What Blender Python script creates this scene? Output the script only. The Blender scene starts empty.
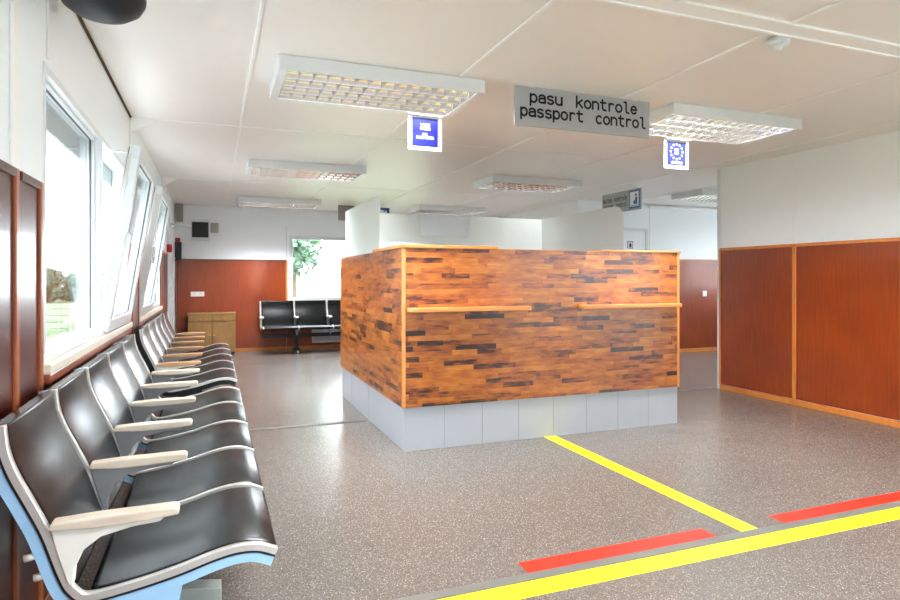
import bpy, bmesh, math, random
from mathutils import Vector, Matrix

random.seed(7)
SC = bpy.context.scene
COL = SC.collection
PI = math.pi

# ------------------------------------------------------------------ helpers
def box(bm, x0, x1, y0, y1, z0, z1, bev=0.0, seg=2):
    t = bmesh.new()
    bmesh.ops.create_cube(t, size=1.0)
    bmesh.ops.scale(t, vec=(abs(x1 - x0), abs(y1 - y0), abs(z1 - z0)), verts=t.verts)
    bmesh.ops.translate(t, vec=((x0 + x1) / 2, (y0 + y1) / 2, (z0 + z1) / 2), verts=t.verts)
    if bev > 0:
        bmesh.ops.bevel(t, geom=list(t.edges), offset=bev, segments=seg, affect='EDGES', profile=0.5)
    merge(bm, t)

def merge(bm, t):
    vm = [bm.verts.new(v.co) for v in t.verts]
    t.verts.index_update()
    for f in t.faces:
        try:
            nf = bm.faces.new([vm[v.index] for v in f.verts])
            nf.smooth = f.smooth
        except ValueError:
            pass
    t.free()

def prism(bm, pts, a0, a1, plane='XZ', bev=0.0):
    """extrude a closed outline; XZ outline runs along Y, YZ along X, XY along Z"""
    def P(u, v, a):
        return {'XZ': (u, a, v), 'YZ': (a, u, v), 'XY': (u, v, a)}[plane]
    t = bmesh.new()
    A = [t.verts.new(P(u, v, a0)) for u, v in pts]
    B = [t.verts.new(P(u, v, a1)) for u, v in pts]
    n = len(pts)
    t.faces.new(A[::-1]); t.faces.new(B)
    for i in range(n):
        j = (i + 1) % n
        t.faces.new([A[i], A[j], B[j], B[i]])
    bmesh.ops.recalc_face_normals(t, faces=t.faces)
    if bev > 0:
        ed = [e for e in t.edges if e.calc_face_angle(0) > 0.5]
        bmesh.ops.bevel(t, geom=ed, offset=bev, segments=2, affect='EDGES', profile=0.5)
    merge(bm, t)

def tube(bm, p, q, r, n=14, r2=None):
    p, q = Vector(p), Vector(q)
    d = q - p
    t = bmesh.new()
    bmesh.ops.create_cone(t, cap_ends=True, segments=n, radius1=r, radius2=r if r2 is None else r2, depth=d.length)
    rot = Vector((0, 0, 1)).rotation_difference(d.normalized()).to_matrix().to_4x4()
    bmesh.ops.transform(t, matrix=Matrix.Translation((p + q) / 2) @ rot, verts=t.verts)
    for f in t.faces:
        if len(f.verts) == 4:
            f.smooth = True
    merge(bm, t)

def lathe(bm, prof, c, n=40):
    t = bmesh.new()
    rings = []
    for r, z in prof:
        if r < 1e-6:
            rings.append([t.verts.new((c[0], c[1], c[2] + z))])
        else:
            rings.append([t.verts.new((c[0] + r * math.cos(2 * PI * k / n), c[1] + r * math.sin(2 * PI * k / n), c[2] + z)) for k in range(n)])
    for a, b in zip(rings, rings[1:]):
        for k in range(n):
            l = (k + 1) % n
            vs = [a[k % len(a)], a[l % len(a)], b[l % len(b)], b[k % len(b)]]
            vs = list(dict.fromkeys(vs))
            if len(vs) > 2:
                f = t.faces.new(vs); f.smooth = True
    bmesh.ops.recalc_face_normals(t, faces=t.faces)
    merge(bm, t)

def B():
    return bmesh.new()

def world_loc(o):
    v = Vector((0, 0, 0))
    while o is not None:
        v += o.location
        o = o.parent
    return v

def obj(name, bm, mat, parent=None, loc=None, local=False):
    """one mesh object.  Shapes are given in room coordinates unless local."""
    me = bpy.data.meshes.new(name)
    if not local:
        off = world_loc(parent) if parent is not None else Vector((0, 0, 0))
        if loc is not None:
            off = off + Vector(loc)
        bmesh.ops.translate(bm, vec=-off, verts=bm.verts)
    bmesh.ops.recalc_face_normals(bm, faces=bm.faces)
    bm.to_mesh(me); bm.free()
    o = bpy.data.objects.new(name, me)
    COL.objects.link(o)
    me.materials.append(mat)
    if parent is not None:
        o.parent = parent
    if loc is not None:
        o.location = loc
    return o

def thing(name, label, cat, loc=(0, 0, 0), rotz=0.0, group=None):
    o = bpy.data.objects.new(name, None)
    COL.objects.link(o)
    o.empty_display_size = 0.1
    o.location = loc; o.rotation_euler = (0, 0, rotz)
    o['label'] = label; o['category'] = cat
    if group: o['group'] = group
    return o

def tag(o, label, cat, group=None):
    o['label'] = label; o['category'] = cat
    if group: o['group'] = group
    return o

def struct(name, bm, mat, parent=None):
    o = obj(name, bm, mat, parent)
    if parent is None:
        o['kind'] = 'structure'
    return o

def struct_empty(name, loc=(0, 0, 0)):
    o = bpy.data.objects.new(name, None)
    COL.objects.link(o); o.location = loc
    o['kind'] = 'structure'
    return o

def smooth(o, ang=0.6):
    me = o.data
    for p in me.polygons: p.use_smooth = True
    try:
        me.set_sharp_from_angle(angle=ang)
    except Exception:
        pass
    return o

# ------------------------------------------------------------------ materials
def srgb(r, g, b):
    f = lambda c: (c / 255 / 12.92) if c / 255 <= 0.04045 else ((c / 255 + 0.055) / 1.055) ** 2.4
    return (f(r), f(g), f(b), 1.0)

def new_mat(name):
    m = bpy.data.materials.new(name)
    m.use_nodes = True
    nt = m.node_tree
    for n in list(nt.nodes): nt.nodes.remove(n)
    out = nt.nodes.new('ShaderNodeOutputMaterial')
    return m, nt, out

def bsdf(nt, out, col=None, rough=0.5, metal=0.0, spec=0.5, coat=0.0, coat_rough=0.1):
    p = nt.nodes.new('ShaderNodeBsdfPrincipled')
    if col is not None: p.inputs['Base Color'].default_value = col
    p.inputs['Roughness'].default_value = rough
    p.inputs['Metallic'].default_value = metal
    p.inputs['Specular IOR Level'].default_value = spec
    p.inputs['Coat Weight'].default_value = coat
    p.inputs['Coat Roughness'].default_value = coat_rough
    nt.links.new(p.outputs[0], out.inputs[0])
    return p

def simple(name, col, rough=0.5, metal=0.0, spec=0.5, coat=0.0, var=0.06, scale=6.0, bump=0.0, coat_rough=0.1):
    """plain paint / plastic / metal with a slight procedural mottling"""
    m, nt, out = new_mat(name)
    p = bsdf(nt, out, col, rough, metal, spec, coat, coat_rough)
    tc = nt.nodes.new('ShaderNodeTexCoord')
    nz = nt.nodes.new('ShaderNodeTexNoise'); nz.inputs['Scale'].default_value = scale; nz.inputs['Detail'].default_value = 4
    nt.links.new(tc.outputs['Object'], nz.inputs['Vector'])
    mx = nt.nodes.new('ShaderNodeMix'); mx.data_type = 'RGBA'
    a = [max(0, c * (1 - var)) for c in col[:3]] + [1]
    b = [min(1, c * (1 + var)) for c in col[:3]] + [1]
    mx.inputs[6].default_value = a; mx.inputs[7].default_value = b
    nt.links.new(nz.outputs['Fac'], mx.inputs[0])
    nt.links.new(mx.outputs[2], p.inputs['Base Color'])
    if bump > 0:
        bp = nt.nodes.new('ShaderNodeBump'); bp.inputs['Strength'].default_value = bump; bp.inputs['Distance'].default_value = 0.002
        n2 = nt.nodes.new('ShaderNodeTexNoise'); n2.inputs['Scale'].default_value = scale * 25
        nt.links.new(tc.outputs['Object'], n2.inputs['Vector'])
        nt.links.new(n2.outputs['Fac'], bp.inputs['Height'])
        nt.links.new(bp.outputs[0], p.inputs['Normal'])
    return m

def wood(name, c1, c2, axis='Z', rough=0.35, coat=0.0, scale=5.0, stretch=14.0, spec=0.5):
    """veneer: noise drawn out along one axis"""
    m, nt, out = new_mat(name)
    p = bsdf(nt, out, c1, rough, 0, spec, coat)
    g = nt.nodes.new('ShaderNodeNewGeometry')
    mp = nt.nodes.new('ShaderNodeMapping')
    s = [scale * stretch] * 3
    s['XYZ'.index(axis)] = scale
    mp.inputs['Scale'].default_value = s
    nt.links.new(g.outputs['Position'], mp.inputs['Vector'])
    nz = nt.nodes.new('ShaderNodeTexNoise'); nz.inputs['Scale'].default_value = 1.0; nz.inputs['Detail'].default_value = 6
    nt.links.new(mp.outputs[0], nz.inputs['Vector'])
    n2 = nt.nodes.new('ShaderNodeTexNoise'); n2.inputs['Scale'].default_value = 2.2; n2.inputs['Detail'].default_value = 3
    nt.links.new(g.outputs['Position'], n2.inputs['Vector'])
    ad = nt.nodes.new('ShaderNodeMath'); ad.operation = 'ADD'
    nt.links.new(nz.outputs['Fac'], ad.inputs[0]); nt.links.new(n2.outputs['Fac'], ad.inputs[1])
    mr = nt.nodes.new('ShaderNodeMapRange'); mr.inputs[1].default_value = 0.7; mr.inputs[2].default_value = 1.3
    nt.links.new(ad.outputs[0], mr.inputs[0])
    mx = nt.nodes.new('ShaderNodeMix'); mx.data_type = 'RGBA'
    mx.inputs[6].default_value = c1; mx.inputs[7].default_value = c2
    nt.links.new(mr.outputs[0], mx.inputs[0]); nt.links.new(mx.outputs[2], p.inputs['Base Color'])
    return m

def parquet(name, along):
    """edge-glued hardwood board: short staves, each with its own tone"""
    m, nt, out = new_mat(name)
    p = bsdf(nt, out, None, 0.3, 0, 0.45, 0.45, 0.16)
    N = nt.nodes.new; L = nt.links.new
    g = N('ShaderNodeNewGeometry'); sx = N('ShaderNodeSeparateXYZ'); L(g.outputs['Position'], sx.inputs[0])
    def M(op, a, b=None):
        n = N('ShaderNodeMath'); n.operation = op
        for i, v in enumerate((a, b)):
            if v is None: continue
            if isinstance(v, (int, float)): n.inputs[i].default_value = v
            else: L(v, n.inputs[i])
        return n.outputs[0]
    u = sx.outputs[along]; z = sx.outputs['Z']
    row = M('FLOOR', M('DIVIDE', z, 0.038))
    wn = N('ShaderNodeTexWhiteNoise'); wn.noise_dimensions = '1D'; L(row, wn.inputs['W'])
    ln = M('ADD', M('MULTIPLY', wn.outputs['Value'], 0.16), 0.20)
    uu = M('ADD', M('DIVIDE', u, ln), M('MULTIPLY', wn.outputs['Value'], 37.3))
    colid = M('FLOOR', uu)
    cv = N('ShaderNodeCombineXYZ'); L(row, cv.inputs[0]); L(colid, cv.inputs[1])
    w2 = N('ShaderNodeTexWhiteNoise'); w2.noise_dimensions = '2D'; L(cv.outputs[0], w2.inputs['Vector'])
    # grain
    c3 = N('ShaderNodeCombineXYZ')
    L(M('MULTIPLY', u, 5.0), c3.inputs[0]); L(M('MULTIPLY', z, 70.0), c3.inputs[1]); L(M('MULTIPLY', w2.outputs['Value'], 30.0), c3.inputs[2])
    nz = N('ShaderNodeTexNoise'); nz.inputs['Scale'].default_value = 1.0; nz.inputs['Detail'].default_value = 5; nz.inputs['Distortion'].default_value = 0.8
    L(c3.outputs[0], nz.inputs['Vector'])
    # blotches / knots
    c4 = N('ShaderNodeCombineXYZ')
    L(M('MULTIPLY', u, 9.0), c4.inputs[0]); L(M('MULTIPLY', z, 26.0), c4.inputs[1]); L(M('MULTIPLY', w2.outputs['Value'], 11.0), c4.inputs[2])
    kz = N('ShaderNodeTexNoise'); kz.inputs['Scale'].default_value = 1.0; kz.inputs['Detail'].default_value = 3
    L(c4.outputs[0], kz.inputs['Vector'])
    tone = M('ADD', M('ADD', M('MULTIPLY', M('POWER', w2.outputs['Value'], 0.62), 0.70), M('MULTIPLY', M('SUBTRACT', nz.outputs['Fac'], 0.5), 0.65)),
             M('MULTIPLY', M('SUBTRACT', kz.outputs['Fac'], 0.52), 1.15))
    rp = N('ShaderNodeValToRGB'); L(tone, rp.inputs[0])
    e = rp.color_ramp.elements
    e[0].position = -0.0; e[0].color = srgb(46, 16, 6)
    e[1].position = 0.95; e[1].color = srgb(192, 120, 42)
    x = e.new(0.10); x.color = srgb(74, 28, 8)
    x = e.new(0.24); x.color = srgb(130, 62, 13)
    x = e.new(0.55); x.color = srgb(164, 90, 22)
    L(rp.outputs[0], p.inputs['Base Color'])
    return m

MT = {}
MT['white_wall'] = simple('white_wall', srgb(241, 246, 250), 0.38, spec=0.4, var=0.02, scale=2)
MT['ceiling'] = simple('ceiling_white', srgb(240, 237, 233), 0.36, spec=0.5, var=0.02, scale=2)
MT['joint'] = simple('joint_white', srgb(246, 246, 244), 0.4, var=0.02)
MT['joint_line'] = simple('joint_line', srgb(196, 194, 190), 0.5, var=0.03)
MT['pvc'] = simple('white_pvc', srgb(220, 225, 229), 0.28, var=0.02)
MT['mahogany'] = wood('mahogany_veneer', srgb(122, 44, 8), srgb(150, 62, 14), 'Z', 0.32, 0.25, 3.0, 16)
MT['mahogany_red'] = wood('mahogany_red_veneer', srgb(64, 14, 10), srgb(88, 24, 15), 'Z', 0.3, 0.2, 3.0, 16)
MT['oak_trim'] = wood('oak_trim', srgb(196, 112, 40), srgb(218, 138, 62), 'Z', 0.35, 0.2, 4, 14)
MT['brown_trim'] = wood('brown_trim', srgb(140, 66, 32), srgb(164, 86, 44), 'Z', 0.35, 0.2, 4, 14)
MT['ledge'] = wood('beech_ledge', srgb(200, 122, 58), srgb(216, 144, 76), 'X', 0.35, 0.2, 4, 14)
MT['parq_x'] = parquet('stave_board_front', 'X')
MT['parq_y'] = parquet('stave_board_side', 'Y')
MT['plinth'] = simple('plinth_grey', srgb(172, 175, 181), 0.4, var=0.03)
MT['plinth_joint'] = simple('plinth_joint', srgb(146, 148, 152), 0.6)
MT['leather'] = simple('black_leather', srgb(7, 9, 13), 0.27, spec=0.42, var=0.3, scale=9, bump=0.18)
MT['black'] = simple('black_plastic', srgb(14, 14, 16), 0.4)
MT['alu'] = simple('aluminium', srgb(222, 218, 214), 0.3, metal=0.55, var=0.05)
MT['blue_paint'] = simple('pale_blue_paint', srgb(156, 198, 232), 0.35, var=0.04)
MT['cream_paint'] = simple('cream_paint', srgb(232, 230, 222), 0.4, var=0.04)
MT['arm_worn'] = wood('bleached_wood', srgb(196, 178, 156), srgb(226, 214, 198), 'X', 0.5, 0, 9, 6)
MT['arm_tan'] = wood('tan_wood', srgb(176, 128, 84), srgb(206, 162, 116), 'X', 0.45, 0, 9, 6)
MT['arm_grey'] = simple('arm_grey', srgb(150, 150, 152), 0.35, metal=0.5)
MT['grey_metal'] = simple('grey_green_metal', srgb(176, 184, 180), 0.4, metal=0.2)
MT['chrome'] = simple('louvre_mirror', srgb(238, 236, 234), 0.2, metal=1.0, var=0.01)
MT['enamel'] = simple('lamp_enamel', srgb(230, 233, 236), 0.35, var=0.02)
MT['sign_grey'] = simple('sign_grey', srgb(172, 173, 178), 0.45, var=0.03)
MT['ink'] = simple('ink_black', srgb(14, 14, 16), 0.6)
MT['white_paper'] = simple('sign_white', srgb(244, 245, 248), 0.4, var=0.01)
MT['blue_print'] = simple('sign_blue', srgb(3, 14, 105), 0.4, var=0.12, scale=20)
MT['blue_dark'] = simple('sign_blue_dark', srgb(40, 84, 140), 0.45, var=0.05)
MT['blue_pict'] = simple('sign_blue_pictogram', srgb(44, 110, 165), 0.45, var=0.05)
MT['yellow'] = simple('yellow_tape', srgb(246, 232, 12), 0.45, var=0.03)
MT['red'] = simple('red_tape', srgb(214, 36, 5), 0.45, var=0.04)
MT['strip'] = simple('grey_joint_strip', srgb(98, 95, 90), 0.5, metal=0.0, var=0.1, scale=30)
MT['ochre'] = simple('ochre_foam', srgb(86, 62, 26), 0.9, var=0.4, scale=60)
MT['cabinet'] = wood('cabinet_oak', srgb(146, 106, 58), srgb(166, 128, 76), 'Z', 0.45, 0, 5, 14)
MT['brass'] = simple('brass', srgb(205, 165, 90), 0.3, metal=1.0)
MT['grey_plastic'] = simple('grey_plastic', srgb(176, 174, 168), 0.5)
MT['sign_taupe'] = simple('taupe_plate', srgb(150, 144, 140), 0.5)
MT['red_plastic'] = simple('red_plastic', srgb(176, 20, 26), 0.4)
MT['dome'] = simple('dark_navy_dome', srgb(14, 22, 30), 0.5, var=0.1)
MT['shutter'] = simple('shutter_grey', srgb(186, 198, 200), 0.5)
MT['gasket'] = simple('grey_gasket', srgb(92, 96, 100), 0.6)
MT['sill'] = simple('beige_sill', srgb(216, 206, 188), 0.4, var=0.05)
MT['dark_gap'] = simple('dark_gap', srgb(60, 50, 40), 0.8)

def mat_floor():
    m, nt, out = new_mat('speckled_linoleum')
    p = bsdf(nt, out, None, 0.3, 0, 0.5)
    N = nt.nodes.new; L = nt.links.new
    g = N('ShaderNodeNewGeometry')
    v = N('ShaderNodeTexVoronoi'); v.inputs['Scale'].default_value = 300
    L(g.outputs['Position'], v.inputs['Vector'])
    sep = N('ShaderNodeSeparateColor'); L(v.outputs['Color'], sep.inputs[0])
    rp = N('ShaderNodeValToRGB'); L(sep.outputs[0], rp.inputs[0])
    e = rp.color_ramp.elements
    rp.color_ramp.interpolation = 'CONSTANT'
    e[0].position = 0; e[0].color = srgb(84, 78, 73)
    e[1].position = 0.955; e[1].color = srgb(184, 174, 164)
    x = e.new(0.16); x.color = srgb(103, 95, 89)
    x = e.new(0.62); x.color = srgb(115, 107, 101)
    x = e.new(0.82); x.color = srgb(128, 120, 113)
    n2 = N('ShaderNodeTexNoise'); n2.inputs['Scale'].default_value = 1.3; n2.inputs['Detail'].default_value = 3
    L(g.outputs['Position'], n2.inputs['Vector'])
    mr = N('ShaderNodeMapRange'); mr.inputs[3].default_value = 0.92; mr.inputs[4].default_value = 1.06
    L(n2.outputs['Fac'], mr.inputs[0])
    mx = N('ShaderNodeVectorMath'); mx.operation = 'SCALE'
    L(rp.outputs[0], mx.inputs[0]); L(mr.outputs[0], mx.inputs['Scale'])
    L(mx.outputs[0], p.inputs['Base Color'])
    mr2 = N('ShaderNodeMapRange'); mr2.inputs[3].default_value = 0.2; mr2.inputs[4].default_value = 0.3
    L(n2.outputs['Fac'], mr2.inputs[0]); L(mr2.outputs[0], p.inputs['Roughness'])
    bp = N('ShaderNodeBump'); bp.inputs['Strength'].default_value = 0.12; bp.inputs['Distance'].default_value = 0.002
    n3 = N('ShaderNodeTexNoise'); n3.inputs['Scale'].default_value = 90
    L(g.outputs['Position'], n3.inputs['Vector']); L(n3.outputs['Fac'], bp.inputs['Height']); L(bp.outputs[0], p.inputs['Normal'])
    return m
MT['floor'] = mat_floor()

def mat_glass(name, tint, gloss=0.06, frost=0.0, frost_col=(0.9, 0.95, 0.94, 1)):
    m, nt, out = new_mat(name)
    N = nt.nodes.new; L = nt.links.new
    tr = N('ShaderNodeBsdfTransparent'); tr.inputs[0].default_value = tint
    gl = N('ShaderNodeBsdfGlossy'); gl.inputs['Roughness'].default_value = 0.03
    fr = N('ShaderNodeFresnel'); fr.inputs[0].default_value = 1.45
    mp = N('ShaderNodeMath'); mp.operation = 'MULTIPLY'; mp.inputs[1].default_value = gloss / 0.06
    L(fr.outputs[0], mp.inputs[0])
    base = tr.outputs[0]
    if frost > 0:
        df = N('ShaderNodeBsdfDiffuse'); df.inputs[0].default_value = frost_col
        tl = N('ShaderNodeBsdfTranslucent'); tl.inputs[0].default_value = frost_col
        m1 = N('ShaderNodeMixShader'); m1.inputs[0].default_value = 0.6
        L(df.outputs[0], m1.inputs[1]); L(tl.outputs[0], m1.inputs[2])
        m2 = N('ShaderNodeMixShader'); m2.inputs[0].default_value = frost
        L(tr.outputs[0], m2.inputs[1]); L(m1.outputs[0], m2.inputs[2])
        base = m2.outputs[0]
    m3 = N('ShaderNodeMixShader')
    L(mp.outputs[0], m3.inputs[0]); L(base, m3.inputs[1]); L(gl.outputs[0], m3.inputs[2])
    L(m3.outputs[0], out.inputs[0])
    return m
MT['glass'] = mat_glass('window_glass', (0.96, 0.98, 0.98, 1), 0.04)
MT['frosted'] = mat_glass('frosted_glass', (0.93, 0.97, 0.96, 1), 0.03, frost=0.8, frost_col=(0.96, 0.985, 0.975, 1))

# ------------------------------------------------------------------ dimensions (metres)
XL, XR = -0.60, 5.39          # side walls
YB, YF = -3.70, 11.20         # wall behind the camera, far wall
YN = 5.41                     # end of the right wall, where the side room opens
YS = 8.30                     # near-facing wall of the side room
XS = 9.60
H = 2.50
WT = 1.57                     # wainscot height
WIN = (0.93, 2.075)

# ------------------------------------------------------------------ shell
b = B(); box(b, XL - 0.15, XS + 0.1, YB - 0.1, YF + 0.1, -0.12, 0.0)
floor = struct('floor', b, MT['floor'])
b = B(); box(b, XL - 0.15, XS + 0.1, YB - 0.1, YF + 0.1, H, H + 0.12)
ceiling = struct('ceiling', b, MT['ceiling'])

# ceiling cover strips: along the room at 1.21 m pitch and across at each module joint
for xx in (0.209, 1.42, 2.63, 3.84, 5.05, 6.26, 7.47):
    b = B(); box(b, xx - 0.009, xx + 0.009, YB, YF, H - 0.008, H + 0.01, 0.002)
    obj('panel_joint', b, MT['joint'], ceiling)
for yy in (5.28, 8.28):
    b = B(); box(b, XL, XS, yy - 0.012, yy + 0.012, H - 0.005, H + 0.01)
    obj('panel_joint', b, MT['joint'], ceiling)
b = B(); box(b, XL, XR, 2.175, 2.285, H - 0.012, H + 0.01)
obj('panel_joint', b, MT['joint'], ceiling)
b = B(); box(b, XL, XR, 2.272, 2.29, H - 0.02, H + 0.01, 0.003); 
obj('panel_joint', b, MT['joint'], ceiling)

# left wall with openings
def wall_along_y(bm, x0, x1, y0, y1, z1, holes):
    ys = y0
    for (a, c, zb, zt) in holes:
        if a > ys: box(bm, x0, x1, ys, a, 0, z1)
        if zb > 0: box(bm, x0, x1, a, c, 0, zb)
        box(bm, x0, x1, a, c, zt, z1)
        ys = c
    box(bm, x0, x1, ys, y1, 0, z1)
holesL = [(-2.6, 0.9, WIN[0], WIN[1]), (2.70, 5.12, *WIN), (5.72, 8.06, *WIN)]  # first opening is out of view, added to let in daylight
b = B(); wall_along_y(b, XL - 0.13, XL, YB - 0.1, YF + 0.1, H, holesL)
wall_left = struct('wall_left', b, MT['white_wall'])

def wall_along_x(bm, y0, y1, x0, x1, z1, holes):
    xs = x0
    for (a, c, zb, zt) in holes:
        if a > xs: box(bm, xs, a, y0, y1, 0, z1)
        if zb > 0: box(bm, a, c, y0, y1, 0, zb)
        box(bm, a, c, y0, y1, zt, z1)
        xs = c
    box(bm, xs, x1, y0, y1, 0, z1)
FW = (1.27, 3.85, 0.86, 2.02)
b = B(); wall_along_x(b, YF, YF + 0.13, XL, XR + 0.1, H, [FW])
wall_far = struct('wall_far', b, MT['white_wall'])
BW = [(1.4, 3.4, 0.93, 2.06)]  # unseen opening, added for daylight from behind
b = B(); wall_along_x(b, YB - 0.13, YB, XL, XR + 0.1, H, BW)
wall_back = struct('wall_back', b, MT['white_wall'])
RW = [(-2.9, -0.4, 0.1, 2.2), (-0.2, 2.1, 0.1, 2.2)]  # unseen openings, added for daylight from the near right
b = B(); wall_along_y(b, XR, XR + 0.10, YB, YN, H, RW)
wall_right = struct('wall_right', b, MT['white_wall'])
b = B(); box(b, XR, XS, YS, YS + 0.1, 0, H); box(b, XR, XR + 0.1, YS + 0.1, YF, 0, H)
wall_side = struct('wall_side_room', b, MT['white_wall'])
SW = [(5.9, 8.0, 1.0, 2.2)]  # unseen opening, added to light the side room
b = B(); wall_along_y(b, XS, XS + 0.1, YN - 0.1, YS + 0.1, H, SW)
wall_end = struct('wall_side_room_end', b, MT['white_wall'])
b = B(); box(b, XR + 0.1, XS, YN - 0.12, YN, 0, H)
wall_near = struct('wall_side_room_near', b, MT['white_wall'])

# white end cap of the right wall
b = B(); box(b, XR - 0.012, XR + 0.112, YN - 0.03, YN + 0.008, 0, H - 0.002, 0.003)
obj('end_profile', b, MT['pvc'], wall_right)

# wainscot
def wains_y(wall, x, sgn, y0, y1, z0, z1, mat, t=0.014):
    b = B(); xs = sorted((x, x + sgn * t)); box(b, xs[0], xs[1], y0 + 0.002, y1 - 0.002, z0, z1, 0.002)
    obj('wainscot_panel', b, mat, wall)
def trim_y(wall, x, sgn, y0, y1, z0, z1, mat=None, t=0.024, name='wainscot_trim'):
    b = B(); xs = sorted((x, x + sgn * t)); box(b, xs[0], xs[1], y0, y1, z0, z1, 0.004)
    obj(name, b, mat or MT['oak_trim'], wall)
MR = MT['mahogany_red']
# left wall
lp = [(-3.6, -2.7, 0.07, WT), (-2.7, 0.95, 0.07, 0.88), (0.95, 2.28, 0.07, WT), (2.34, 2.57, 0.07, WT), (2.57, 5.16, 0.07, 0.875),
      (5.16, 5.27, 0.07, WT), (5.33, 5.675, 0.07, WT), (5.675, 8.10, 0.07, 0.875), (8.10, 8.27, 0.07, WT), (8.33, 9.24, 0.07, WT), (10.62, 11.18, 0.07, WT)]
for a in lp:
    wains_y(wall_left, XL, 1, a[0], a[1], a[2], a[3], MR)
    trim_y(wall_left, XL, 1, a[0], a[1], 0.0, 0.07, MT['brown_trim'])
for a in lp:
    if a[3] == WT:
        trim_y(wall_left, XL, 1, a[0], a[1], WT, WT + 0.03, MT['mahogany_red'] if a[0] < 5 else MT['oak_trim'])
for yy, z1 in ((2.295, WT + 0.03), (2.59, WT + 0.03), (5.145, WT), (5.695, WT), (5.30, WT + 0.03), (8.085, WT), (8.30, WT + 0.03)):
    trim_y(wall_left, XL, 1, yy - 0.018, yy + 0.018, 0.07, z1, MT['brown_trim'], t=0.024)
for yy in (2.32, 5.30, 8.30):
    trim_y(wall_left, XL, 1, yy - 0.035, yy + 0.035, WT + 0.03, H - 0.01, MT['joint'], t=0.012, name='wall_joint')
for yy in (0.1, 2.76):
    trim_y(wall_left, XL, 1, yy - 0.012, yy + 0.012, 2.1 if yy > 2.5 else WT + .03, H - 0.01, MT['joint'], t=0.008, name='wall_joint')
# right wall
MH = MT['mahogany']
ys = [YN - 0.035, 4.42, 3.40, 2.36]
for y1, y0 in zip(ys, ys[1:]):
    wains_y(wall_right, XR, -1, y0, y1, 0.06, WT, MH)
    trim_y(wall_right, XR, -1, y0 - 0.02, y0 + 0.02, 0.055, WT + 0.012)
    trim_y(wall_right, XR, -1, y0, y1, WT, WT + 0.03)
    trim_y(wall_right, XR, -1, y0, y1, 0.0, 0.055)
    trim_y(wall_right, XR, -1, y0 - 0.006, y0 + 0.006, WT + 0.03, H - 0.01, MT['joint'], t=0.006, name='wall_joint')
trim_y(wall_right, XR, -1, YN - 0.05, YN - 0.028, 0.055, WT + 0.012)

def wains_x(wall, y, x0, x1, z0, z1, mat, t=0.014, name='wainscot_panel'):
    b = B(); box(b, x0 + 0.002, x1 - 0.002, y - t, y, z0, z1, 0.002)
    return obj(name, b, mat, wall)
# far wall
for x0, x1, z1 in ((XL + 0.02, 1.22, WT), (1.22, 3.90, 0.80), (3.90, 4.65, WT), (4.65, XR, WT)):
    wains_x(wall_far, YF, x0, x1, 0.05, z1, MH)
    wains_x(wall_far, YF, x0, x1, 0.0, 0.05, MT['oak_trim'], 0.024, 'wainscot_trim')
    if z1 == WT: wains_x(wall_far, YF, x0, x1, WT, WT + 0.018, MT['mahogany_red'], 0.022, 'wainscot_trim')
wains_x(wall_far, YF, 1.20, 1.235, 0.80, WT, MT['oak_trim'], 0.026, 'wainscot_trim')
wains_x(wall_far, YF, 1.20, 3.90, 0.80, 0.835, MT['oak_trim'], 0.03, 'wainscot_trim')
wains_x(wall_far, YF, XL, XR, H - 0.05, H - 0.03, MT['joint'], 0.01, 'wall_joint')
# side room walls
DR = (5.90, 6.74)     # door opening in the side room wall
for x0, x1 in ((6.80, 8.5), (8.5, XS)):
    wains_x(wall_side, YS, x0, x1, 0.06, WT, MH)
    wains_x(wall_side, YS, x0, x1, 0.0, 0.06, MT['oak_trim'], 0.024, 'wainscot_trim')
    wains_x(wall_side, YS, x0, x1, WT, WT + 0.018, MT['oak_trim'], 0.022, 'wainscot_trim')
for xx in (6.785, 8.5):
    wains_x(wall_side, YS, xx - 0.008, xx + 0.008, WT + 0.03, H - 0.05, MT['joint'], 0.008, 'wall_joint')
wains_x(wall_side, YS, 6.75, XS, H - 0.06, H - 0.03, MT['joint'], 0.05, 'wall_joint')

# floor joint strips between the building modules
n = 1
def trim_box(x0, x1, y0, y1, z0, z1, mat, bev=0.002):
    global n
    b = B(); box(b, x0, x1, y0, y1, z0, z1, bev)
    o = struct('trim_%d' % n, b, mat); n += 1
    return o
trim_box(XL + 0.03, XR - 0.03, 2.238, 2.292, -0.002, 0.006, MT['strip'])
trim_box(XL + 0.03, 1.25, 5.27, 5.33, -0.002, 0.005, MT['strip'])
trim_box(3.80, XR + 0.9, 5.42, 5.47, -0.002, 0.005, MT['strip'])
# ochre foam line where the left wall meets the ceiling
trim_box(XL, XL + 0.014, 2.4, 5.26, H - 0.012, H, MT['ochre'], 0.003)
# white gussets at the module joints, upper left corner
for yy in (5.30, 8.30):
    b = B(); prism(b, [(XL, H), (XL, 2.395), (XL + 0.02, 2.395), (XL + 0.17, H - 0.012), (XL + 0.17, H)], yy - 0.03, yy + 0.03, 'XZ')
    struct('trim_%d' % n, b, MT['joint']); n += 1

# ------------------------------------------------------------------ windows
def rect_frame(bm, axis, a0, a1, z0, z1, w, t0, t1, bev=0.004):
    """frame of bars in the plane across `axis` thickness t0..t1"""
    def bx(u0, u1, v0, v1):
        if axis == 'X': box(bm, t0, t1, u0, u1, v0, v1, bev)
        else: box(bm, u0, u1, t0, t1, v0, v1, bev)
    bx(a0, a1, z0, z0 + w); bx(a0, a1, z1 - w, z1)
    bx(a0, a0 + w, z0 + w - 0.001, z1 - w + 0.001); bx(a1 - w, a1, z0 + w - 0.001, z1 - w + 0.001)

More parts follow.
